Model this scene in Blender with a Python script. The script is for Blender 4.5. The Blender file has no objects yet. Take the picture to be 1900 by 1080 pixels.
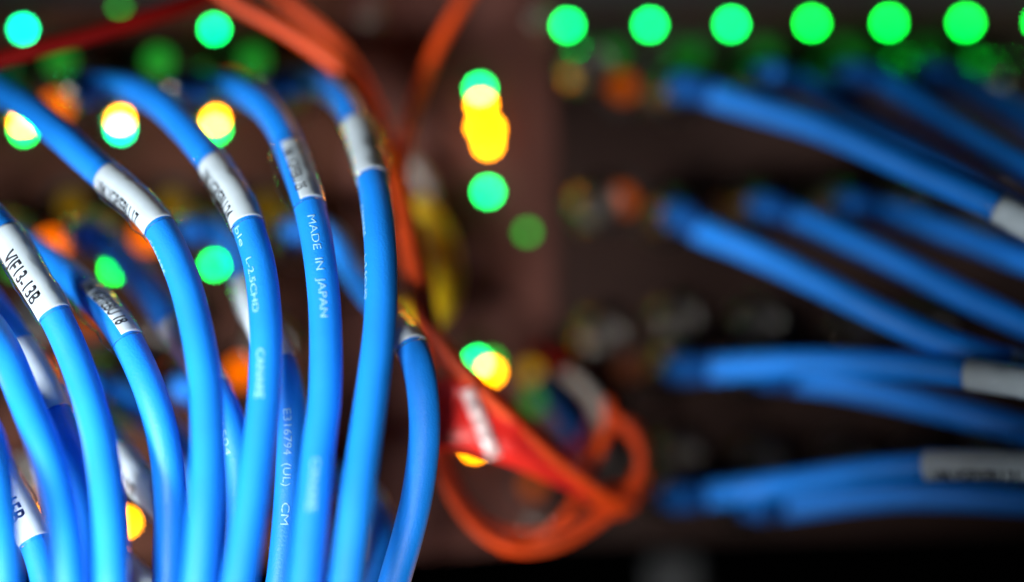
import bpy, bmesh, math, random
from mathutils import Vector, Matrix, noise
random.seed(7)
SC = bpy.context.scene
COL = SC.collection
FPX = 60.0 / 36.0 * 1900.0          # focal length in pixels of the 1900 px wide photograph
def P(px, py, d):                    # photograph pixel + distance in metres -> point
    return Vector(((px - 950.0) / FPX * d, d, (540.0 - py) / FPX * d))

# ------------------------------------------------------------------ camera, world, lamps, exposure
cam = bpy.data.cameras.new('camera'); camo = bpy.data.objects.new('camera', cam); COL.objects.link(camo)
camo.location = (0, 0, 0); camo.rotation_euler = (math.radians(90), 0, 0)
cam.lens = 60; cam.sensor_width = 36; cam.clip_start = 0.005; cam.clip_end = 10
cam.dof.use_dof = True; cam.dof.focus_distance = 0.2164; cam.dof.aperture_fstop = 2.6
SC.camera = camo
w = bpy.data.worlds.new('World'); SC.world = w; w.use_nodes = True
w.node_tree.nodes['Background'].inputs[0].default_value = (0.55, 0.6, 0.75, 1)
w.node_tree.nodes['Background'].inputs[1].default_value = 0.006
SC.view_settings.view_transform = 'Standard'; SC.view_settings.look = 'None'
SC.view_settings.exposure = -0.22; SC.view_settings.gamma = 1; SC.view_settings.use_curve_mapping = False
SC.render.engine = 'CYCLES'
SC.cycles.use_denoising = True
try: SC.cycles.denoiser = 'OPENIMAGEDENOISE'
except Exception: pass
SC.cycles.use_adaptive_sampling = False
SC.cycles.sample_clamp_indirect = 4
SC.cycles.max_bounces = 8; SC.cycles.transparent_max_bounces = 16

def lamp(name, loc, target, size, power, color, sy=None):
    l = bpy.data.lights.new(name, 'AREA'); l.energy = power; l.color = color
    l.shape = 'RECTANGLE'; l.size = size; l.size_y = sy or size
    o = bpy.data.objects.new(name, l); COL.objects.link(o); o.location = loc
    d = Vector(target) - Vector(loc)
    o.rotation_euler = d.to_track_quat('-Z', 'Y').to_euler()
    return o
def spot(deg, *a):
    o = lamp(*a); o.data.spread = math.radians(deg); return o
spot(38, 'key_lamp', (-0.150, 0.062, -0.062), (-0.056, 0.205, -0.024), 0.035, 0.075, (0.92, 0.97, 1.0), 0.05)
spot(35, 'front_fill', (-0.072, 0.02, -0.080), (-0.048, 0.22, -0.022), 0.03, 0.028, (0.88, 0.95, 1.0), 0.03)  # unseen fill added for the left cables, narrow to spare the right ones
spot(31, 'centre_fill', (-0.03, 0.06, -0.075), (0.000, 0.238, -0.014), 0.02, 0.0085, (1.0, 0.95, 0.9), 0.02)  # unseen fill added to brighten the red tag and orange cords
spot(36, 'side_fill', (0.10, 0.13, -0.06), (0.086, 0.215, 0.004), 0.03, 0.010, (0.90, 0.96, 1.0), 0.03)  # unseen fill added for the near ends of the right-hand cables
spot(80, 'warm_glint_fill', (-0.01, 0.262, 0.066), (-0.045, 0.222, -0.01), 0.008, 0.003, (1.0, 0.42, 0.14))  # unseen warm source added for orange glints on the clear sleeves
spot(60, 'orange_glint_fill', (0.02, 0.252, -0.072), (-0.045, 0.216, -0.015), 0.008, 0.006, (1.0, 0.36, 0.12))  # unseen orange source added below the frame for sleeve edge glints
spot(120, 'orange_rim_fill', (-0.105, 0.235, -0.02), (0.0, 0.235, 0.0), 0.02, 0.010, (1.0, 0.30, 0.12))  # unseen orange source added at the left for warm rims

# ------------------------------------------------------------------ materials
def nt(m): return m.node_tree.nodes, m.node_tree.links
def principled(name, col, rough=0.5, metal=0.0, spec=0.5, bump=0.0, bscale=800, var=0.0, vscale=60, coat=0.0, sss=0.0):
    m = bpy.data.materials.new(name); m.use_nodes = True
    n, l = nt(m); b = n['Principled BSDF']
    b.inputs['Base Color'].default_value = (*col, 1); b.inputs['Roughness'].default_value = rough
    b.inputs['Metallic'].default_value = metal; b.inputs['Specular IOR Level'].default_value = spec
    if coat: b.inputs['Coat Weight'].default_value = coat; b.inputs['Coat Roughness'].default_value = 0.25
    if sss:
        b.inputs['Subsurface Weight'].default_value = sss; b.inputs['Subsurface Scale'].default_value = 0.0006
        b.inputs['Subsurface Radius'].default_value = (0.3, 0.7, 1.0)
    tc = n.new('ShaderNodeTexCoord')
    if var:
        tx = n.new('ShaderNodeTexNoise'); tx.inputs['Scale'].default_value = vscale; tx.inputs['Detail'].default_value = 4
        l.new(tc.outputs['Object'], tx.inputs['Vector'])
        mr = n.new('ShaderNodeMapRange'); mr.inputs[1].default_value = 0.3; mr.inputs[2].default_value = 0.7
        mr.inputs[3].default_value = 1 - var; mr.inputs[4].default_value = 1 + var
        l.new(tx.outputs['Fac'], mr.inputs[0])
        mx = n.new('ShaderNodeVectorMath'); mx.operation = 'SCALE'; mx.inputs[0].default_value = col
        l.new(mr.outputs[0], mx.inputs['Scale']); l.new(mx.outputs[0], b.inputs['Base Color'])
    if bump:
        t2 = n.new('ShaderNodeTexNoise'); t2.inputs['Scale'].default_value = bscale; t2.inputs['Detail'].default_value = 3
        l.new(tc.outputs['Object'], t2.inputs['Vector'])
        bp = n.new('ShaderNodeBump'); bp.inputs['Strength'].default_value = bump; bp.inputs['Distance'].default_value = 0.0001
        l.new(t2.outputs['Fac'], bp.inputs['Height']); l.new(bp.outputs[0], b.inputs['Normal'])
    return m
def emitter(name, col, strength):
    m = bpy.data.materials.new(name); m.use_nodes = True
    n, l = nt(m); n.clear(); e = n.new('ShaderNodeEmission'); o = n.new('ShaderNodeOutputMaterial')
    e.inputs[0].default_value = (*col, 1); e.inputs[1].default_value = strength; l.new(e.outputs[0], o.inputs[0])
    return m
def film_mat(name, tint=(1, 1, 1)):
    m = bpy.data.materials.new(name); m.use_nodes = True
    n, l = nt(m); n.clear(); o = n.new('ShaderNodeOutputMaterial')
    tr = n.new('ShaderNodeBsdfTransparent'); tr.inputs[0].default_value = (0.97, 0.97, 0.97, 1)
    gl = n.new('ShaderNodeBsdfGlossy'); gl.inputs['Roughness'].default_value = 0.10; gl.inputs[0].default_value = (*tint, 1)
    lw = n.new('ShaderNodeLayerWeight'); lw.inputs[0].default_value = 0.06
    mp = n.new('ShaderNodeMath'); mp.operation = 'MULTIPLY_ADD'; mp.inputs[1].default_value = 0.7; mp.use_clamp = True; mp.inputs[2].default_value = 0.005
    mix = n.new('ShaderNodeMixShader')
    tc = n.new('ShaderNodeTexCoord'); t = n.new('ShaderNodeTexNoise'); t.inputs['Scale'].default_value = 900; t.inputs['Detail'].default_value = 3
    mpg = n.new('ShaderNodeMapping'); mpg.inputs['Scale'].default_value = (1, 1, 0.35)
    l.new(tc.outputs['Object'], mpg.inputs[0]); l.new(mpg.outputs[0], t.inputs['Vector'])
    bp = n.new('ShaderNodeBump'); bp.inputs['Strength'].default_value = 0.35; bp.inputs['Distance'].default_value = 0.0002
    l.new(t.outputs['Fac'], bp.inputs['Height']); l.new(bp.outputs[0], gl.inputs['Normal']); l.new(bp.outputs[0], lw.inputs['Normal'])
    pw = n.new('ShaderNodeMath'); pw.operation = 'POWER'; pw.inputs[1].default_value = 1.6
    l.new(lw.outputs['Fresnel'], pw.inputs[0]); l.new(pw.outputs[0], mp.inputs[0]); l.new(mp.outputs[0], mix.inputs[0])
    l.new(tr.outputs[0], mix.inputs[1]); l.new(gl.outputs[0], mix.inputs[2]); l.new(mix.outputs[0], o.inputs[0])
    return m

M = {}
M['blue'] = principled('blue_jacket', (0.005, 0.20, 0.72), 0.5, bump=0.6, bscale=3500, var=0.08, vscale=160, spec=0.4)
M['white'] = principled('white_label', (0.48, 0.55, 0.59), 0.9, spec=0.05, bump=0.15, bscale=900, var=0.08, vscale=250)
M['black'] = principled('black_ink', (0.008, 0.010, 0.018), 0.5)
M['print'] = principled('pale_print', (0.24, 0.50, 0.72), 0.6)
M['film'] = film_mat('clear_film')
M['silver'] = principled('nickel', (0.22, 0.20, 0.18), 0.28, metal=1.0, var=0.1, vscale=300)
M['gold'] = principled('gold_contact', (0.25, 0.15, 0.07), 0.6, metal=1.0)
M['dielectric'] = principled('dielectric', (0.05, 0.045, 0.04), 0.6)
M['orange'] = principled('orange_cord', (0.80, 0.068, 0.002), 0.5, bump=0.3, bscale=1500, var=0.15, vscale=150)
M['redcord'] = principled('red_cord', (0.17, 0.002, 0.001), 0.7, spec=0.1, bump=0.3, bscale=1500, var=0.15, vscale=150)
M['red'] = principled('red_vinyl', (0.85, 0.025, 0.018), 0.4, bump=0.3, bscale=300, var=0.12, vscale=120)
M['foil'] = principled('foil_strip', (0.85, 0.62, 0.60), 0.35, metal=0.3, var=0.35, vscale=260)
M['yellow'] = principled('yellow_cord', (0.95, 0.62, 0.004), 0.5)
M['grey'] = principled('grey_sleeve', (0.30, 0.27, 0.24), 0.6)
M['panelL'] = principled('brown_panel', (0.050, 0.014, 0.006), 0.7, var=0.25, vscale=25, spec=0.15)
M['panelC'] = principled('mauve_panel', (0.105, 0.038, 0.028), 0.7, var=0.12, vscale=25, spec=0.15)
M['panelR'] = principled('dark_panel', (0.024, 0.011, 0.008), 0.7, var=0.35, vscale=30, spec=0.15)
M['dark'] = principled('dark_bezel', (0.012, 0.012, 0.012), 0.6)
M['wallm'] = principled('black_wall', (0.001, 0.001, 0.001), 1.0, spec=0.0)
M['darkblue'] = principled('navy_cable_and_shade', (0.002, 0.07, 0.28), 0.7, spec=0.15)  # colour of the navy cable; on cable starts it imitates shade
M['chrome'] = principled('chrome_glint', (0.9, 0.86, 0.8), 0.12, metal=1.0)

# ------------------------------------------------------------------ object helpers
def obj(name, bm, mat, parent=None, smooth=True):
    me = bpy.data.meshes.new(name)
    bmesh.ops.recalc_face_normals(bm, faces=bm.faces)
    bm.to_mesh(me); bm.free(); me.materials.append(mat)
    if smooth:
        for p in me.polygons: p.use_smooth = True
    o = bpy.data.objects.new(name, me); COL.objects.link(o)
    if parent: o.parent = parent; o.matrix_parent_inverse = parent.matrix_world.inverted()
    return o
def thing(name, label, cat, loc, group=None):
    o = bpy.data.objects.new(name, None); COL.objects.link(o); o.location = loc; o.empty_display_size = 0.004
    o.matrix_world = Matrix.Translation(loc)
    tag(o, label, cat, group); return o
def tag(o, label, cat, group=None):
    o['label'] = label; o['category'] = cat
    if group: o['group'] = group
    return o

def catmull(pts, per=14):
    pts = [Vector(p) for p in pts]
    pts = [2 * pts[0] - pts[1]] + pts + [2 * pts[-1] - pts[-2]]
    out = []
    for i in range(1, len(pts) - 2):
        p0, p1, p2, p3 = pts[i - 1:i + 3]
        t0 = 0.0; t1 = t0 + (p1 - p0).length ** 0.5; t2 = t1 + (p2 - p1).length ** 0.5; t3 = t2 + (p3 - p2).length ** 0.5
        for k in range(per):
            t = t1 + (t2 - t1) * k / per
            a1 = p0 * ((t1 - t) / (t1 - t0)) + p1 * ((t - t0) / (t1 - t0))
            a2 = p1 * ((t2 - t) / (t2 - t1)) + p2 * ((t - t1) / (t2 - t1))
            a3 = p2 * ((t3 - t) / (t3 - t2)) + p3 * ((t - t2) / (t3 - t2))
            b1 = a1 * ((t2 - t) / (t2 - t0)) + a2 * ((t - t0) / (t2 - t0))
            b2 = a2 * ((t3 - t) / (t3 - t1)) + a3 * ((t - t1) / (t3 - t1))
            out.append(b1 * ((t2 - t) / (t2 - t1)) + b2 * ((t - t1) / (t2 - t1)))
    out.append(pts[-2]); return out

class Path:
    def __init__(s, pts, step=0.0007):
        c = catmull(pts); 
        L = [0]
        for a, b in zip(c, c[1:]): L.append(L[-1] + (b - a).length)
        s.L = L[-1]; n = max(8, int(s.L / step)); s.n = n
        s.p = []; j = 0
        for i in range(n + 1):
            d = s.L * i / n
            while j < len(c) - 2 and L[j + 1] < d: j += 1
            t = (d - L[j]) / max(1e-12, L[j + 1] - L[j]); s.p.append(c[j].lerp(c[j + 1], t))
        for _ in range(3):                                   # relax the kinks a little
            q = s.p[:]
            for i in range(1, n): s.p[i] = q[i - 1] * 0.25 + q[i] * 0.5 + q[i + 1] * 0.25
        s.t = [(s.p[min(n, i + 1)] - s.p[max(0, i - 1)]).normalized() for i in range(n + 1)]
    def at(s, d):
        f = max(0, min(s.n - 1e-6, d / s.L * s.n)); i = int(f); k = f - i
        return s.p[i].lerp(s.p[i + 1], k), s.t[i].lerp(s.t[i + 1], k).normalized()
    def frame(s, d):                                         # n faces the viewer's side, u across
        p, t = s.at(d); v = Vector((0, -1, 0)) if True else None
        n = (v - t * v.dot(t)).normalized(); return p, t, n, n.cross(t)
    def near(s, px, py):
        best = (1e9, 0)
        for i, p in enumerate(s.p):
            x = 950 + p.x / p.y * FPX; y = 540 - p.z / p.y * FPX
            d = (x - px) ** 2 + (y - py) ** 2
            if d < best[0]: best = (d, i)
        return best[1] / s.n * s.L

def tube(path, r, seg=28, caps=True, squash=1.0, rf=None):
    bm = bmesh.new(); rings = []
    t = path.t[-1]; ref = Vector((0, -1, 0)); n = (ref - t * ref.dot(t)).normalized()
    fr = [None] * (path.n + 1)
    for i in range(path.n, -1, -1):
        t = path.t[i]; n = (n - t * n.dot(t)).normalized(); fr[i] = (n.copy(), t.cross(n))
    for i in range(path.n + 1):
        rr = r * (rf(i / path.n) if rf else 1)
        n, b = fr[i]
        rings.append([bm.verts.new(path.p[i] + (n * math.cos(a) + b * math.sin(a) * squash) * rr) for a in [2 * math.pi * k / seg for k in range(seg)]])
    for a, b in zip(rings, rings[1:]):
        for k in range(seg): bm.faces.new((a[k], a[(k + 1) % seg], b[(k + 1) % seg], b[k]))
    if caps: bm.faces.new(rings[0]); bm.faces.new(rings[-1][::-1])
    return bm

def sheet_on(path, s0, s1, a0, a1, r0, th, wob=0.0, flare=0.0, fdir=-1.2, seed=0):
    """a wrap of real thickness round the cable between two distances and two angles"""
    bm = bmesh.new(); ns = max(6, int((s1 - s0) / 0.0003)); full = abs(a1 - a0) > 6.27
    na = 48 if full else max(8, int(abs(a1 - a0) / 0.13)); lay = []
    for h in (0, th):
        g = []
        for i in range(ns + 1):
            s = s0 + (s1 - s0) * i / ns; p, t, n, u = path.frame(s); row = []
            e = min(i, ns - i) / ns
            for k in range(na if full else na + 1):
                a = a0 + (a1 - a0) * k / na
                r = r0 + h + wob * noise.noise(Vector((math.cos(a) * 1.7 + seed, math.sin(a) * 1.7, s * 700)))
                if flare: r += flare * min(1, e * 5) * max(0, math.cos(a - fdir)) ** 6 * (0.8 + 0.2 * math.sin(s * 900 + seed))
                row.append(bm.verts.new(p + (n * math.cos(a) + u * math.sin(a)) * r))
            g.append(row)
        lay.append(g)
    m = na if full else na
    for h, g in enumerate(lay):
        for i in range(ns):
            for k in range(m):
                k2 = (k + 1) % na if full else k + 1
                bm.faces.new((g[i][k], g[i][k2], g[i + 1][k2], g[i + 1][k]))
    A, B = lay
    for i in (0, ns):
        for k in range(m):
            k2 = (k + 1) % na if full else k + 1
            bm.faces.new((A[i][k], A[i][k2], B[i][k2], B[i][k]))
    if not full:
        for k in (0, na):
            for i in range(ns): bm.faces.new((A[i][k], A[i + 1][k], B[i + 1][k], B[i][k]))
    return bm

def text_flat(s, bold=0.0):
    cu = bpy.data.curves.new('txt', 'FONT'); cu.body = s; cu.size = 1; cu.offset = bold; cu.resolution_u = 4
    o = bpy.data.objects.new('txt', cu); COL.objects.link(o)
    bpy.context.view_layer.update()
    me = bpy.data.meshes.new_from_object(o.evaluated_get(bpy.context.evaluated_depsgraph_get()))
    bm = bmesh.new(); bm.from_mesh(me); bpy.data.objects.remove(o); bpy.data.curves.remove(cu); bpy.data.meshes.remove(me)
    xs = [v.co.x for v in bm.verts]; x0, x1 = min(xs), max(xs)
    for v in bm.verts: v.co.x = (v.co.x - x0) / (x1 - x0); v.co.y = v.co.y / 0.69; v.co.z = 0
    return bm
def text_on(path, s, sa, sb, h, phi, r, bold=0.0):
    bm = text_flat(s, bold)
    for k in range(1, 8):
        bmesh.ops.bisect_plane(bm, geom=bm.verts[:] + bm.edges[:] + bm.faces[:], plane_co=(0, -0.25 + k * 0.19, 0), plane_no=(0, 1, 0))
    nx = max(6, int((sb - sa) / 0.0006))
    for k in range(1, nx):
        bmesh.ops.bisect_plane(bm, geom=bm.verts[:] + bm.edges[:] + bm.faces[:], plane_co=(k / nx, 0, 0), plane_no=(1, 0, 0))
    ret = bmesh.ops.extrude_face_region(bm, geom=bm.faces[:])
    for v in [g for g in ret['geom'] if isinstance(g, bmesh.types.BMVert)]: v.co.z = 1
    for v in bm.verts:
        p, t, n, u = path.frame(sa + (sb - sa) * v.co.x)
        a = phi + (v.co.y - 0.5) * h / r; rr = r + 0.00002 * v.co.z + 0.000006
        v.co = p + (n * math.cos(a) + u * math.sin(a)) * rr
    return bm

def lathe_bm(prof, base, axis, seg=24, bm=None, knurl=0):
    bm = bm or bmesh.new(); q = Vector((0, 0, 1)).rotation_difference(axis); rings = []
    for (d, r) in prof:
        ring = []
        for k in range(seg):
            a = 2 * math.pi * k / seg; rr = r * (1 + (knurl if k % 2 else 0))
            ring.append(bm.verts.new(base + q @ Vector((math.cos(a) * rr, math.sin(a) * rr, d))))
        rings.append(ring)
    for a, b in zip(rings, rings[1:]):
        for k in range(seg): bm.faces.new((a[k], a[(k + 1) % seg], b[(k + 1) % seg], b[k]))
    bm.faces.new(rings[0]); bm.faces.new(rings[-1])
    return bm
def quad_box(bm, c4, th):
    """a plate from four front corners, thickened away from the viewer"""
    nrm = (c4[1] - c4[0]).cross(c4[3] - c4[0]).normalized()
    if nrm.y > 0: nrm = -nrm
    a = [bm.verts.new(p) for p in c4]; b = [bm.verts.new(p - nrm * th) for p in c4]
    bm.faces.new(a); bm.faces.new(b[::-1])
    for i in range(4): bm.faces.new((a[i], a[(i + 1) % 4], b[(i + 1) % 4], b[i]))
    return bm

# ------------------------------------------------------------------ the rack behind: wall and panels
D0, TAN = 0.268, 0.10
NRM = Vector((TAN, -1, 0)).normalized()
def pd(px, off=0.0): return (D0 - off) / (1 - TAN * (px - 950) / FPX)
def PP(px, py, off=0.0): return P(px, py, pd(px, off))
bm = bmesh.new(); quad_box(bm, [Vector((-0.5, 0.42, -0.4)), Vector((0.5, 0.42, -0.4)), Vector((0.5, 0.42, 0.4)), Vector((-0.5, 0.42, 0.4))], 0.01)
o = obj('wall', bm, M['wallm'], smooth=False); o['kind'] = 'structure'

def panel(name, label, cat, x0, x1, y0, yb0, yb1, mat):
    root = thing(name, label, cat, PP((x0 + x1) / 2, (yb0 + yb1) / 2))
    bm = bmesh.new(); quad_box(bm, [PP(x0, yb0), PP(x1, yb1), PP(x1, y0), PP(x0, y0)], 0.004)
    bmesh.ops.bevel(bm, geom=bm.edges[:], offset=0.0004, segments=2, affect='EDGES')
    obj('faceplate', bm, mat, root, smooth=False)
    return root
pl = panel('equipment_panel', 'brown metal panel with rows of round jacks behind the near blue cables', 'equipment panel', -420, 642, -140, 1046, 1044, M['panelL'])
pc = panel('control_panel', 'plain mauve brown metal panel with a column of green and amber lights', 'control panel', 645, 1030, -140, 1043, 1012, M['panelC'])
pr = panel('jack_panel', 'dark metal panel at the right with rows of jacks under a row of green lights', 'jack panel', 1033, 2300, -140, 1011, 975, M['panelR'])
# ventilation lip along the top edge of the jack panel, screws
for root, x0, x1, ye in ((pl, -400, 380, 8), (pr, 1045, 2280, 6)):
    bm = bmesh.new(); quad_box(bm, [PP(x0, ye, 0.0012), PP(x1, ye, 0.0012), PP(x1, -120, 0.0012), PP(x0, -120, 0.0012)], 0.0011)
    obj('top_lip', bm, M['dark'], root, smooth=False)
def screw(root, px, py):
    bm = lathe_bm([(0, .0018), (.0006, .0018), (.0010, .0012), (.0010, .0006), (.0005, .0005)], PP(px, py, -0.0001), NRM, 16)
    obj('screw', bm, M['silver'], root)
for x, y in ((690, 30), (1000, 30), (690, 990), (995, 970)): screw(pc, x, y)

# ------------------------------------------------------------------ jacks
def to_world(o, base, axis): o.matrix_world = Matrix.Translation(base) @ Vector((0, 0, 1)).rotation_difference(axis).to_matrix().to_4x4()
_bm = bmesh.new()
lathe_bm([(0, .0042), (.0008, .0042), (.0010, .0031), (.0050, .0031), (.0052, .0029), (.0052, .0024), (.0015, .0023), (.0014, .0002)], Vector(), Vector((0, 0, 1)), 28, _bm)
for k in (0, 1):
    q = Matrix.Rotation(k * math.pi, 4, 'Z')
    lathe_bm([(0, .0004), (.0007, .0004)], q @ Vector((.0031, 0, .0035)), q @ Vector((1, 0, 0)), 8, _bm)
jack_me = bpy.data.meshes.new('jack'); bmesh.ops.recalc_face_normals(_bm, faces=_bm.faces); _bm.to_mesh(jack_me); _bm.free(); jack_me.materials.append(M['silver'])
for p in jack_me.polygons: p.use_smooth = True
_bm = lathe_bm([(.0014, .0019), (.0040, .0019), (.0040, .0008), (.0025, .0007)], Vector(), Vector((0, 0, 1)), 20)
ins_me = bpy.data.meshes.new('insulator'); bmesh.ops.recalc_face_normals(_bm, faces=_bm.faces); _bm.to_mesh(ins_me); _bm.free(); ins_me.materials.append(M['dielectric'])
_bm = lathe_bm([(.0014, .0005), (.0044, .0005), (.0047, .0003)], Vector(), Vector((0, 0, 1)), 12)
pin_me = bpy.data.meshes.new('contact_pin'); _bm.to_mesh(pin_me); _bm.free(); pin_me.materials.append(M['gold'])
def jack(root, base, axis=NRM):
    o = bpy.data.objects.new('jack', jack_me); COL.objects.link(o); o.parent = root
    o.matrix_parent_inverse = root.matrix_world.inverted(); to_world(o, base, axis)
    mw = Matrix.Translation(base) @ Vector((0, 0, 1)).rotation_difference(axis).to_matrix().to_4x4()
    for nm, me in (('insulator', ins_me), ('contact_pin', pin_me)):
        c = bpy.data.objects.new(nm, me); COL.objects.link(c); c.parent = o
    return o
USED = []
def on_panel(T):                      # foot on the panel of the axis through T
    t = (T.y - D0 - TAN * T.x) / (NRM.y - TAN * NRM.x); return T - NRM * t

# ------------------------------------------------------------------ indicator lights, and emissive dots for connector reflections
GLOWM = {}
def led_or_glint(root, px, py, kind, strength, r=0.0006, label=None):
    col = {'green': (0.0, 1.0, 0.11), 'lime': (0.0, 1.0, 0.05), 'cyan': (0.0, 1.0, 0.33), 'mint': (0.0, 1.0, 0.15), 'amber': (1.0, 0.30, 0.0),
           'orange': (1.0, 0.16, 0.0), 'gold': (1.0, 0.45, 0.02), 'leaf': (0.06, 1.0, 0.08), 'olive': (1.0, 0.55, 0.03), 'silverlit': (1.0, .85, .7), 'rose': (1.0, 0.28, 0.12)}[kind]
    if r == 0.0006: r = 0.0008; strength = strength * 0.6
    key = (kind, strength)
    if key not in GLOWM: GLOWM[key] = emitter('lit_' + kind, col, strength)
    base = PP(px, py, -0.0003)
    bz = lathe_bm([(0, r * 1.9), (.0006, r * 1.9), (.0006, r * 1.35), (.0002, r * 1.3)], base, NRM, 20)
    o = obj('indicator_or_glint', bz, M['dark'], root)
    if label: o['label'] = label
    pr_ = [(0.0002, r), (0.0006 , r), (0.0006 + r * .5, r * .87), (0.0006 + r * .87, r * .5), (0.0006 + r * .98, r * .12)]
    ln = lathe_bm(pr_, base, NRM, 20)
    obj('lens', ln, GLOWM[key], o)  # dots for reflections reuse this glowing lens
G = 75
for x, y in ((1052, 48), (1205, 47), (1356, 46)): led_or_glint(pr, x, y, 'green', G)
for x, y in ((1505, 44), (1648, 43), (1790, 43), (1931, 42)): led_or_glint(pr, x, y, 'lime', G)
led_or_glint(pl, 44, 55, 'cyan', G); led_or_glint(pl, 398, 55, 'mint', G)
led_or_glint(pl, 222, 8, 'leaf', 6)
led_or_glint(pl, 45, 243, 'green', G); led_or_glint(pl, 224, 240, 'cyan', 85); led_or_glint(pl, 400, 240, 'green', G)
led_or_glint(pl, 44, 228, 'amber', 150); led_or_glint(pl, 223, 222, 'amber', 150); led_or_glint(pl, 399, 221, 'amber', 150)
led_or_glint(pl, 398, 492, 'green', G); led_or_glint(pl, 212, 500, 'lime', 60); led_or_glint(pl, 28, 500, 'leaf', 2)
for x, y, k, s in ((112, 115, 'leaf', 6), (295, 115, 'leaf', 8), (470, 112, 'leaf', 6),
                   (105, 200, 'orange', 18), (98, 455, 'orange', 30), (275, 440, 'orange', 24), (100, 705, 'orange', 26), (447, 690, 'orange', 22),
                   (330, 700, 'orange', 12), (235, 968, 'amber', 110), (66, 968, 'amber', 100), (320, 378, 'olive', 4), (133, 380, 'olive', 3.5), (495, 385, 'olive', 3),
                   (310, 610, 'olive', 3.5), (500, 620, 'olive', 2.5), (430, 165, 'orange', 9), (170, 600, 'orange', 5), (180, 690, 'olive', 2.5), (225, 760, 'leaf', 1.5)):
    led_or_glint(pl, x, y, k, s * (.17 if k == 'orange' else .10) * .5 if s < 60 else s, 0.0021 if s < 60 else 0.0006)  # dim dots are connector reflections given their own emission
led_or_glint(pc, 890, 166, 'mint', G); led_or_glint(pc, 893, 196, 'amber', 120)
for x, y in ((893, 236), (908, 240), (905, 267)): led_or_glint(pc, x, y, 'amber', 110)
led_or_glint(pc, 905, 356, 'mint', G); led_or_glint(pc, 978, 431, 'leaf', 4)
led_or_glint(pc, 886, 672, 'mint', G); led_or_glint(pc, 912, 670, 'leaf', 6); led_or_glint(pc, 910, 690, 'amber', 85); led_or_glint(pc, 876, 716, 'amber', 100); led_or_glint(pc, 880, 828, 'amber', 100)
led_or_glint(pc, 985, 690, 'olive', .55, 0.0016); led_or_glint(pc, 990, 745, 'leaf', .3, 0.0016); led_or_glint(pc, 988, 900, 'orange', .5, 0.0016)
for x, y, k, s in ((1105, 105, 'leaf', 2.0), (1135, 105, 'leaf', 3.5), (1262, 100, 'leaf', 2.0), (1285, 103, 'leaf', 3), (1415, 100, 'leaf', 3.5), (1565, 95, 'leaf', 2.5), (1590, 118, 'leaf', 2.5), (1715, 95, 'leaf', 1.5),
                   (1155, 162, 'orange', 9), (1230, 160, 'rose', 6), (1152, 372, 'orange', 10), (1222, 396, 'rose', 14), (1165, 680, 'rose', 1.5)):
    led_or_glint(pr, x, y, k, s * .05, 0.0021)  # emissive dots imitate green and warm reflections in the connectors

# ------------------------------------------------------------------ blue cables
R = 0.00205
def cable(label, tip, pts, group, root_panel, lab=None, wrap=(-2.4, 2.4), texts=(), prints=(), flare=0.0, film=True, fdir=-1.25, name='coaxial_cable', glint_ball=False):
    """tip: pixel of the plug's end on the panel; pts: (px, py, distance)"""
    tx, ty = tip; zt = pd(tx) - 0.0135
    T = P(tx, ty, zt); B = on_panel(T)
    jack(root_panel, B)
    root = thing(name, label, 'cable', B, group)
    path = Path([T - NRM * 0.0015, T + NRM * 0.002] + [P(*p) for p in pts])
    prof = [(.0016, .0036), (.0018, .0041), (.0062, .0041), (.0066, .0037), (.0072, .0028), (.0090, .0028), (.0092, .0030), (.0098, .0030), (.0100, .0025), (.0132, .0024), (.0135, .0021)]
    bm = lathe_bm(prof, B, NRM, 36, knurl=0.03)
    obj('plug', bm, M['silver'], root)
    obj('jacket', tube(path, R), M['blue'], root)
    bl = 0.007 if root_panel is pr else 0.006
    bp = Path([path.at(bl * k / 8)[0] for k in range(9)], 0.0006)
    obj('shaded_start', tube(bp, R + 0.0001, 28, rf=lambda t: 1.16 - 0.14 * t + (0.03 if int(t * 14) % 2 and t < .6 else 0)), M['darkblue'], root)  # added cover, its dark blue imitates the shade near the panel
    if glint_ball:
        sb = bmesh.new(); bmesh.ops.create_uvsphere(sb, u_segments=24, v_segments=16, radius=0.0023)
        c = B + NRM * 0.0115 + Vector((-0.0022, -0.0002, 0.0003))
        for v in sb.verts: v.co = v.co + c
        obj('plug_glint_ball', sb, M['chrome'], root)  # chrome ball added to catch a ring-shaped glint
    if lab:
        s0, s1 = path.near(*lab[0]), path.near(*lab[1])
        lo = obj('label_wrap', sheet_on(path, s0, s1, wrap[0], wrap[1], R + 0.00003, 0.00009), M['white'], root)
        if film:
            e = 0.0006
            obj('clear_sleeve', sheet_on(path, s0 - 0.001, s1 + e, 0, 2 * math.pi, R + 0.00023, 0.00007, wob=0.00012, flare=flare, fdir=fdir, seed=len(label)), M['film'], root)
        for (s, a, b, h, phi) in texts:
            sa, sb = path.near(*a), path.near(*b)
            obj('label_text', text_on(path, s, sa, sb, h, phi, R + 0.000125, 0.022), M['black'], lo)
    for (s, a, b, h, phi) in prints:
        sa, sb = path.near(*a), path.near(*b)
        obj('printed_text', text_on(path, s, sa, sb, h, phi, R, 0.0), M['print'], root)
    return path
NG = 'blue cables arching down in front of the brown panel'
RG = 'blue cables running right from the dark panel'
# C1
cable('blue cable whose white sleeve is printed VJF13-13B', (-165, 430),
      [(-130, 385, .236), (-60, 370, .228), (5, 428, .2215), (60, 515, .2185), (106, 592, .2165), (148, 690, .214), (178, 790, .211), (196, 890, .208), (206, 1000, .205), (208, 1100, .203), (200, 1250, .203)],
      NG, pl, ((12, 440), (103, 586)), (-3.1, 1.9), [('VJF13-13B', (26, 480), (76, 562), 0.0021, -0.35)], flare=.0003)
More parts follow.
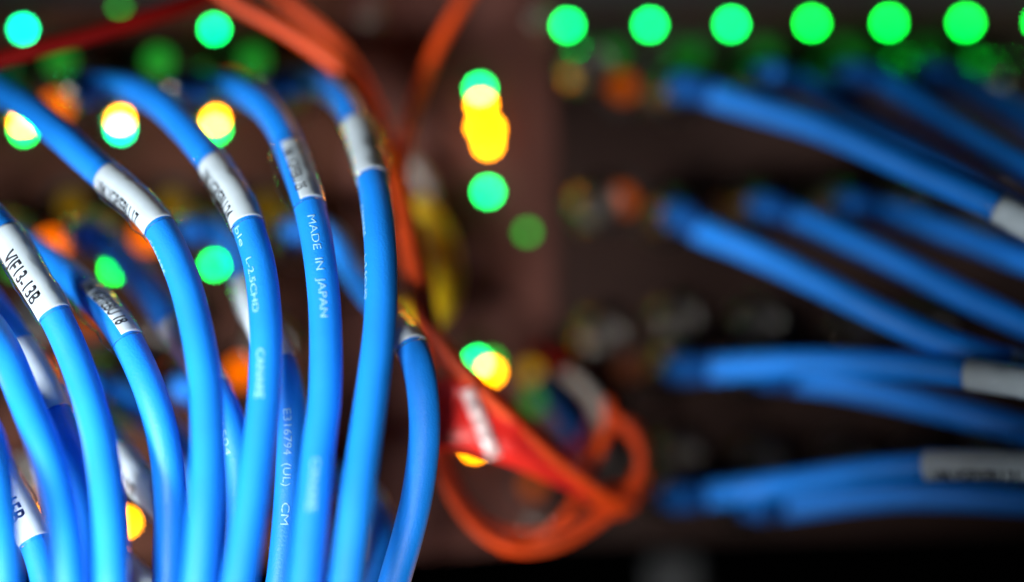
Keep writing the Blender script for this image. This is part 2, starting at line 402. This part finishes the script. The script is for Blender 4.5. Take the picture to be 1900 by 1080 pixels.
# C2
cable('blue cable with a see-through sleeve ending in a black 18', (-15, 440),
      [(15, 440, .243), (60, 462, .2385), (112, 500, .232), (165, 545, .2255), (208, 590, .221), (240, 640, .2185), (280, 730, .2155), (306, 830, .2145), (315, 930, .2145), (314, 1020, .214), (312, 1100, .214), (305, 1250, .213)],
      NG, pl, ((165, 545), (238, 634)), (0.12, 1.9), [('VM VGP/EBU 18', (168, 548), (229, 620), 0.0017, 0.55)], flare=.0008, fdir=-1.3)
# C3
cable('blue cable whose wide white sleeve ends in a black 17', (-15, 160),
      [(10, 172, .241), (55, 200, .235), (110, 248, .2295), (180, 312, .2255), (250, 370, .2215), (300, 428, .2185), (341, 520, .2155), (367, 620, .2125), (382, 720, .2095), (386, 850, .206), (380, 960, .2035), (369, 1090, .2015), (350, 1250, .200)],
      NG, pl, ((203, 330), (296, 422)), (-2.9, 2.6), [('VM VGP/EBU 17', (206, 334), (283, 405), 0.0020, -0.80)], [('CANARE', (305, 440), (335, 500), .0009, -1.1)], flare=.0006)
# C4
cable('blue cable printed L-2.5CHD below its white sleeve', (163, 163),
      [(205, 160, .2445), (250, 166, .239), (298, 192, .2345), (350, 245, .230), (402, 312, .2255), (440, 370, .2215), (467, 440, .2185), (483, 500, .2165), (493, 600, .2135), (491, 740, .210), (482, 820, .208), (469, 920, .2055), (442, 1090, .202), (405, 1250, .200)],
      NG, pl, ((402, 305), (461, 420)), (-2.9, 2.6), [('VM VGP/EBU 24', (404, 315), (449, 404), 0.0019, -0.85)],
      [('ble', (463, 428), (472, 455), .0010, -0.62), ('L-2.5CHD', (478, 485), (494, 592), .0009, -0.45), ('CANARE', (494, 655), (491, 745), .0010, -0.2)], flare=.0006, glint_ball=True)
# C5
cable('blue cable printed MADE IN JAPAN below a sleeve ending in 25', (353, 160),
      [(395, 160, .2455), (440, 168, .240), (487, 193, .235), (522, 238, .2305), (547, 300, .226), (572, 375, .2215), (585, 430, .219), (597, 510, .2165), (604, 600, .214), (603, 740, .2105), (593, 820, .2085), (583, 920, .206), (566, 1090, .2025), (540, 1250, .200)],
      NG, pl, ((545, 275), (575, 380)), (-0.30, 2.2), [('VM VGP/EBU 25', (550, 290), (571, 371), 0.0015, -0.05)],
      [('MADE  IN  JAPAN', (586, 416), (604, 602), .0010, 0.08), ('CANARE', (590, 860), (580, 950), .0010, 0)], flare=.0012, fdir=-1.35, glint_ball=True)
# C6
cable('blue cable furthest right of the bright row with a blank white sleeve', (520, 158),
      [(560, 152, .2475), (600, 160, .243), (640, 192, .2375), (665, 238, .2325), (680, 290, .228), (694, 345, .2235), (703, 420, .2195), (707, 500, .2165), (705, 600, .2135), (693, 710, .2105), (678, 820, .2075), (664, 920, .205), (642, 1090, .202), (615, 1250, .200)],
      NG, pl, ((667, 235), (693, 333)), (-2.9, 2.9), [], [('CANARE', (702, 385), (706, 440), .0009, -1.15), ('L-2.5CHD', (707, 480), (707, 560), .0009, -1.2)], flare=.0009, fdir=1.3, glint_ball=True)
# C7
cable('darker blue cable bowing out beside the red tag, sleeve at its top', (548, 432),
      [(588, 428, .250), (625, 455, .246), (660, 508, .240), (700, 565, .2325), (738, 610, .2255), (764, 645, .2215), (781, 705, .2195), (788, 790, .2185), (783, 860, .218), (773, 925, .2175), (755, 1000, .217), (729, 1090, .2165), (690, 1250, .216)],
      NG, pl, ((722, 590), (763, 642)), (-2.9, 2.2), flare=.0005)
# C8
cable('blue cable printed E316794 showing between two brighter cables', (355, 432),
      [(392, 424, .250), (432, 458, .2455), (452, 515, .239), (468, 570, .232), (495, 622, .2265), (525, 685, .2235), (540, 760, .2215), (541, 840, .2205), (538, 920, .2195), (532, 1000, .2185), (520, 1100, .2175), (490, 1250, .217)],
      NG, pl, ((445, 535), (521, 673)), (-2.9, 2.2), [], [('E316794  (UL)', (540, 765), (538, 905), .00105, -0.12), ('CM', (537, 930), (534, 975), .00105, -0.1)], flare=.0005, fdir=1.2, glint_ball=True)
# C9
cable('blue cable printed 1504, mostly hidden behind others', (165, 437),
      [(195, 445, .2495), (235, 488, .2455), (285, 552, .2395), (330, 620, .233), (370, 678, .227), (405, 735, .2235), (432, 800, .2215), (445, 870, .2205), (448, 960, .2195), (440, 1100, .2185), (420, 1250, .218)],
      NG, pl, ((322, 612), (398, 722)), (-2.9, 2.2), [], [('1504', (426, 785), (440, 842), .0010, -0.5)], flare=.0005, fdir=1.2, glint_ball=True)
# C10
cable('large blue cable sweeping down the lower left without a sleeve', (-165, 600),
      [(-135, 570, .240), (-80, 560, .228), (-25, 600, .2195), (8, 650, .215), (40, 725, .212), (78, 820, .2085), (104, 905, .2065), (121, 1000, .204), (129, 1100, .2025), (128, 1250, .202)],
      NG, pl)
# C11
cable('slimmer dark blue cable with a blank sleeve tucked behind the large one', (-150, 520),
      [(-110, 500, .242), (-50, 530, .2335), (5, 595, .2265), (50, 665, .2225), (85, 730, .2205), (107, 778, .2195), (130, 840, .2155), (147, 920, .2135), (158, 1000, .2125), (166, 1100, .2115), (165, 1250, .211)],
      NG, pl, ((38, 648), (100, 762)), (-2.9, 2.2), flare=.0007, fdir=1.3)
# C12
cable('blue cable at the bottom left whose sleeve reads F13-15B', (-120, 760),
      [(-95, 760, .240), (-60, 800, .230), (-15, 858, .2235), (22, 922, .2195), (50, 975, .2175), (68, 1010, .2165), (84, 1060, .215), (92, 1110, .214), (98, 1250, .213)],
      NG, pl, ((-5, 875), (66, 1006)), (-2.9, 2.2), [('VJF13-15B', (-5, 874), (46, 974), 0.0021, 0.05)], flare=.0006, fdir=1.3)
# C13
cable('blurred pale blue cable running down the extreme lower left edge', (-150, 690),
      [(-125, 680, .238), (-85, 700, .225), (-45, 760, .214), (-15, 840, .206), (-1, 930, .201), (6, 1020, .198), (6, 1110, .197), (0, 1250, .196)], NG, pl)
# C14
cable('blue cable low between others whose sleeve shows 19B', (120, 740),
      [(150, 752, .248), (190, 800, .239), (225, 850, .231), (258, 893, .226), (292, 925, .2235), (325, 965, .223), (350, 1020, .2225), (362, 1100, .222), (365, 1250, .222)],
      NG, pl, ((222, 846), (318, 955)), (-2.9, 2.0), [('VJF13-19B', (218, 845), (277, 910), 0.0016, -0.45)], flare=.0006)
# C15
cable('blue cable crossing the bottom edge with just its sleeve visible', (110, 985),
      [(140, 990, .248), (175, 1010, .240), (215, 1045, .232), (255, 1082, .228), (300, 1115, .2265), (340, 1170, .226), (355, 1260, .2255)],
      NG, pl, ((222, 1050), (290, 1108)), (-2.9, 2.2), flare=.0006, fdir=1.3)
# C16
cable('short dark blue arch low behind the last bright cable', (560, 900),
      [(600, 890, .248), (645, 898, .242), (685, 925, .237), (706, 970, .2325), (708, 1020, .2295), (696, 1070, .228), (680, 1120, .227), (650, 1250, .226)],
      NG, pl, ((707, 975), (702, 1050)), (-2.9, -0.9), flare=.0006)
# C17
cable('dim blue cable far back behind the middle of the near row', (345, 720),
      [(372, 735, .2505), (395, 790, .246), (408, 860, .240), (412, 950, .2345), (405, 1040, .232), (395, 1130, .231), (380, 1250, .230)], NG, pl)
cable('dim blue cable far back behind the cable marked 18', (165, 715),
      [(205, 722, .2515), (250, 750, .2485), (300, 790, .2445), (345, 840, .241), (375, 900, .2385), (390, 980, .2365), (395, 1060, .2385), (370, 1250, .240)], NG, pl)

# right-hand cables
cable('blue cable with a pale ridge, highest of the lit ones at right', (1270, 160),
      [(1318, 172, .2555), (1380, 192, .2525), (1450, 213, .249), (1517, 235, .2455), (1600, 270, .241), (1683, 308, .237), (1760, 342, .2335), (1840, 378, .230), (1925, 425, .227), (2050, 490, .224)],
      RG, pr, ((1853, 384), (2000, 465)), (-2.9, 2.9))
cable('very dark blue cable just above the highest lit cable at right', (1430, 140),
      [(1470, 150, .260), (1520, 172, .257), (1590, 215, .253), (1680, 268, .2485), (1780, 330, .244), (1880, 392, .240), (2040, 480, .234)], RG, pr)
cable('blue cable third from the top right corner, under a dim ring', (1580, 140),
      [(1630, 150, .259), (1680, 178, .2545), (1740, 218, .2495), (1817, 264, .244), (1900, 312, .239), (2040, 395, .232)], RG, pr)
cable('very dark blue cable nearest the top right corner', (1722, 142),
      [(1775, 155, .261), (1830, 180, .2575), (1900, 218, .2535), (2040, 300, .247)], RG, pr)
cable('blue cable leading to a white sleeve that crosses the level one', (1258, 398),
      [(1300, 425, .2545), (1350, 446, .2515), (1417, 475, .248), (1522, 526, .242), (1628, 580, .2365), (1733, 628, .2335), (1839, 665, .231), (1930, 690, .2305), (2060, 715, .230)],
      RG, pr, ((1866, 674), (2040, 712)), (-2.9, 2.9))
cable('blue cable parallel to and above the second-row one, without a sleeve', (1418, 385),
      [(1470, 403, .2575), (1530, 427, .254), (1600, 458, .249), (1680, 496, .2445), (1786, 549, .2385), (1900, 603, .233), (2050, 675, .227)], RG, pr)
cable('dim blue cable in the second row nearest the right edge', (1578, 382),
      [(1625, 392, .2605), (1680, 405, .257), (1733, 423, .253), (1815, 450, .248), (1900, 482, .243), (2050, 540, .237)], RG, pr)
cable('blue cable running level into a bright white sleeve at right', (1262, 682),
      [(1320, 684, .2555), (1400, 679, .2515), (1480, 674, .247), (1575, 674, .2415), (1660, 678, .2365), (1750, 687, .2315), (1830, 698, .2275), (1920, 712, .2245), (2060, 730, .222)],
      RG, pr, ((1798, 693), (2040, 728)), (-2.9, 2.9))
cable('dark blue cable dropping away below the level one at right', (1425, 690),
      [(1480, 700, .2595), (1540, 708, .2565), (1628, 727, .252), (1700, 745, .248), (1790, 768, .243), (1900, 797, .2385), (2060, 835, .234)], RG, pr)
cable('lowest sleeved blue cable at right with a smudged dark print', (1255, 920),
      [(1310, 918, .257), (1370, 912, .254), (1437, 902, .251), (1500, 892, .247), (1563, 882, .243), (1640, 871, .238), (1720, 865, .2335), (1820, 864, .229), (1920, 867, .226), (2060, 872, .223)],
      RG, pr, ((1722, 865), (2040, 871)), (-1.0, 2.4), [('VM VGP/EBU 31', (1742, 866), (1890, 867), 0.0017, -0.55)])
cable('lowest bare blue cable at right below the sleeved one', (1400, 935),
      [(1450, 938, .2595), (1521, 930, .2565), (1600, 922, .2525), (1689, 918, .248), (1790, 922, .2435), (1900, 930, .2395), (2060, 938, .235)], RG, pr)

def glint_dome(px, py, d, rad, jk):
    bm = bmesh.new(); bmesh.ops.create_uvsphere(bm, u_segments=24, v_segments=16, radius=rad)
    for v in bm.verts: v.co = P(px, py, d) + Vector((v.co.x, v.co.y * 0.8, v.co.z))
    o = obj('glint_dome', bm, M['chrome'], None); o.parent = jk; o.matrix_parent_inverse = jk.matrix_world.inverted()
def jack_with_glint(root, px, py, drop, rad):
    d = pd(px) - drop; B = on_panel(P(px, py, d)); j = jack(root, B); bpy.context.view_layer.update(); glint_dome(px, py, d, rad, j)
for x, y in ((1705, 136), (1857, 138), (1545, 385), (1700, 380)): jack_with_glint(pr, x, y, .0075, .0030)  # chrome domes added on these jacks to give ring glints
# empty jacks
for x, y in ((1090, 128), (1105, 385), (1820, 385), (1110, 620), (1580, 610), (1705, 612), (1120, 850), (1560, 850), (1700, 852), (1830, 850), (1250, 595), (1400, 600), (1250,840),(1400,845)):
    jack(pr, PP(x, y, 0))
for x, y in ((75, 590), (500, 640), (520, 740), (60, 880), (330, 600), (500, 900), (560, 1000)):
    jack(pl, PP(x, y, 0))

# ------------------------------------------------------------------ orange and red cords, red tag
def cord(name, label, cat, pts, r, mat, group=None, squash=1.0, seg=14):
    path = Path([P(*p) for p in pts], 0.001)
    o = obj(name, tube(path, r, seg, squash=squash), mat); tag(o, label, cat, group); return o
OG = 'orange cords hanging between the panels'
cord('red_strap', 'dark red cord slanting across the upper left corner', 'cord', [(-120, 150, .232), (-20, 116, .233), (80, 88, .234), (180, 62, .236), (280, 30, .239), (370, 0, .243), (440, -40, .248)], .00125, M['redcord'])
cord('orange_cord', 'long orange cord curving from the top left past the blank sleeve to the knot', 'cord',
     [(380, -40, .243), (430, 5, .243), (500, 42, .243), (570, 85, .243), (630, 132, .243), (680, 205, .243), (712, 280, .241), (738, 360, .239), (758, 440, .2375), (776, 520, .236), (792, 590, .235), (830, 655, .235), (880, 716, .235), (940, 772, .236), (1010, 838, .238), (1080, 892, .240), (1130, 925, .242), (1165, 930, .244)], .00092, M['orange'], OG)
cord('orange_cord', 'blurred orange cord slanting down from the top centre', 'cord',
     [(905, -70, .253), (862, 0, .252), (815, 80, .251), (778, 170, .250), (755, 250, .248), (748, 320, .246), (757, 400, .244), (772, 480, .242), (788, 560, .240), (806, 620, .239), (852, 668, .239), (910, 722, .240), (978, 784, .241), (1046, 848, .243), (1100, 930, .246), (1140, 950, .247)], .00092, M['orange'], OG)
cord('orange_cord', 'orange cord forming the big bottom loop beside the bowed cable', 'cord',
     [(742, 420, .240), (762, 520, .238), (785, 620, .237), (800, 720, .237), (808, 800, .238), (820, 880, .239), (850, 945, .240), (900, 997, .241), (960, 1022, .242), (1040, 1010, .243), (1110, 970, .244), (1160, 925, .245), (1190, 870, .246), (1180, 810, .247), (1140, 770, .248)], .00072, M['orange'], OG)
cord('orange_cord', 'short orange cord rising from the bottom loop through the knot', 'cord',
     [(930, 1018, .2445), (1000, 1000, .2445), (1050, 955, .245), (1085, 895, .247), (1112, 835, .248), (1130, 780, .249), (1128, 740, .250)], .00072, M['orange'], OG)
cord('orange_cord', 'small orange curl on the outer right of the knot', 'cord',
     [(1095, 905, .249), (1150, 950, .2475), (1185, 920, .249), (1195, 850, .250), (1165, 800, .251), (1125, 765, .252)], .00072, M['orange'], OG)
cord('orange_cord', 'inner orange cord running beside the long one down to the knot', 'cord',
     [(470, -60, .2525), (530, 5, .252), (600, 62, .2515), (650, 116, .2505), (690, 185, .249), (722, 262, .247), (745, 345, .2455), (770, 430, .244), (790, 515, .243), (802, 600, .242), (826, 668, .2425), (880, 728, .2425), (950, 780, .244), (1022, 850, .2455), (1075, 905, .2475), (1150, 915, .2485)], .00092, M['orange'], OG)
cord('orange_cord', 'fainter orange cord just above the bottom of the big loop', 'cord',
     [(775, 640, .243), (800, 740, .243), (822, 850, .244), (862, 935, .245), (915, 980, .2455), (985, 995, .246), (1060, 975, .2465), (1130, 940, .247), (1175, 890, .2485), (1200, 840, .250), (1180, 790, .251)], .00072, M['orange'], OG)
cord('orange_cord', 'orange cord arching over the right side of the knot', 'cord',
     [(1060, 900, .250), (1095, 860, .2495), (1120, 805, .2505), (1150, 778, .2515), (1185, 800, .2525), (1198, 860, .2525), (1185, 915, .251), (1150, 945, .250)], .00072, M['orange'], OG)
bm = bmesh.new(); bmesh.ops.create_icosphere(bm, subdivisions=4, radius=1.0)
kc = P(1150, 925, .246)
for v in bm.verts:
    d = 1 + 0.22 * noise.noise(v.co * 2.1) + 0.10 * math.sin(6 * v.co.x + 5 * v.co.z)
    v.co = kc + Vector((v.co.x * .0028 * d, v.co.y * .0018 * d, v.co.z * .0024 * d))
tag(obj('cord_knot', bm, M['orange']), 'bunched orange knot where the orange cords meet', 'knot')
cord('yellow_cord', 'yellow cord bulging out just right of the orange cords', 'cord',
     [(770, 380, .258), (812, 430, .257), (828, 490, .256), (828, 545, .255), (800, 590, .254), (758, 600, .253), (735, 570, .252)], .0021, M['yellow'])
cord('grey_cord', 'pale grey cord end showing above the yellow cord', 'cord', [(760, 300, .262), (788, 335, .262), (800, 385, .262), (802, 430, .262)], .0011, M['grey'])
cord('dark_red_cord', 'dim dark red cord behind the orange knot', 'cord', [(985, 650, .262), (1035, 672, .260), (1085, 712, .259), (1115, 770, .259), (1085, 830, .260), (1040, 850, .262)], .0015, M['redcord'])
cord('navy_cable', 'dim navy cable end between the red tag and the knot', 'cable', [(1015, 700, .265), (1040, 750, .263), (1075, 800, .262), (1095, 850, .262)], .0022, M['darkblue'])
cord('grey_cord', 'pale grey loop above the orange knot', 'cord', [(1050, 690, .258), (1095, 730, .256), (1120, 790, .256), (1110, 850, .257), (1080, 880, .258)], .0011, M['grey'])

tagr = thing('red_tag', 'glossy red plastic tag with a shiny pale strip tied to the orange cords', 'tag', P(930, 850, .2395))
def tag_pt(u, v):
    top = [(790, 694, .2345), (872, 716, .234), (958, 786, .2352), (1040, 862, .2385), (1105, 912, .2425)]
    bot = [(790, 832, .2345), (870, 838, .2345), (945, 864, .2362), (1020, 898, .2392), (1098, 928, .2425)]
    f = u * 4; i = min(3, int(f)); k = f - i
    a = P(*top[i]).lerp(P(*top[i + 1]), k); b = P(*bot[i]).lerp(P(*bot[i + 1]), k)
    p = a.lerp(b, v); p.y += 0.0007 * math.sin(v * 5.5 + u * 3) + 0.0005 * math.sin(u * 9) ; return p
def sheet(fn, nu, nv, th):
    bm = bmesh.new(); g = [[[bm.verts.new(fn(i / nu, j / nv) + Vector((0, h, 0))) for j in range(nv + 1)] for i in range(nu + 1)] for h in (0, th)]
    for s in g:
        for i in range(nu):
            for j in range(nv): bm.faces.new((s[i][j], s[i + 1][j], s[i + 1][j + 1], s[i][j + 1]))
    A, B = g
    for i in range(nu):
        for j in (0, nv): bm.faces.new((A[i][j], A[i + 1][j], B[i + 1][j], B[i][j]))
    for j in range(nv):
        for i in (0, nu): bm.faces.new((A[i][j], A[i][j + 1], B[i][j + 1], B[i][j]))
    return bm
obj('tag_body', sheet(tag_pt, 32, 12, .0004), M['red'], tagr)
def strip_pt(u, v):
    a = P(866, 722, .2332); b = P(918, 850, .2340); p = a.lerp(b, u); p.x += (v - 0.5) * .0019; p.z += (v - .5) * .0006
    p.y += 0.0004 * math.sin(u * 14) - 0.0003 * math.cos((v - .5) * 3); return p
obj('pale_strip', sheet(strip_pt, 30, 4, .0003), M['foil'], tagr)

# small bracket low at the right
bm = bmesh.new(); quad_box(bm, [P(1205, 1150, .285), P(1300, 1150, .285), P(1300, 1035, .285), P(1205, 1035, .285)], 0.004)
bmesh.ops.bevel(bm, geom=bm.edges[:], offset=0.0008, segments=2, affect='EDGES')
tag(obj('rack_bracket', bm, M['dark'], smooth=False), 'barely lit grey bracket in the black gap under the panels', 'bracket')
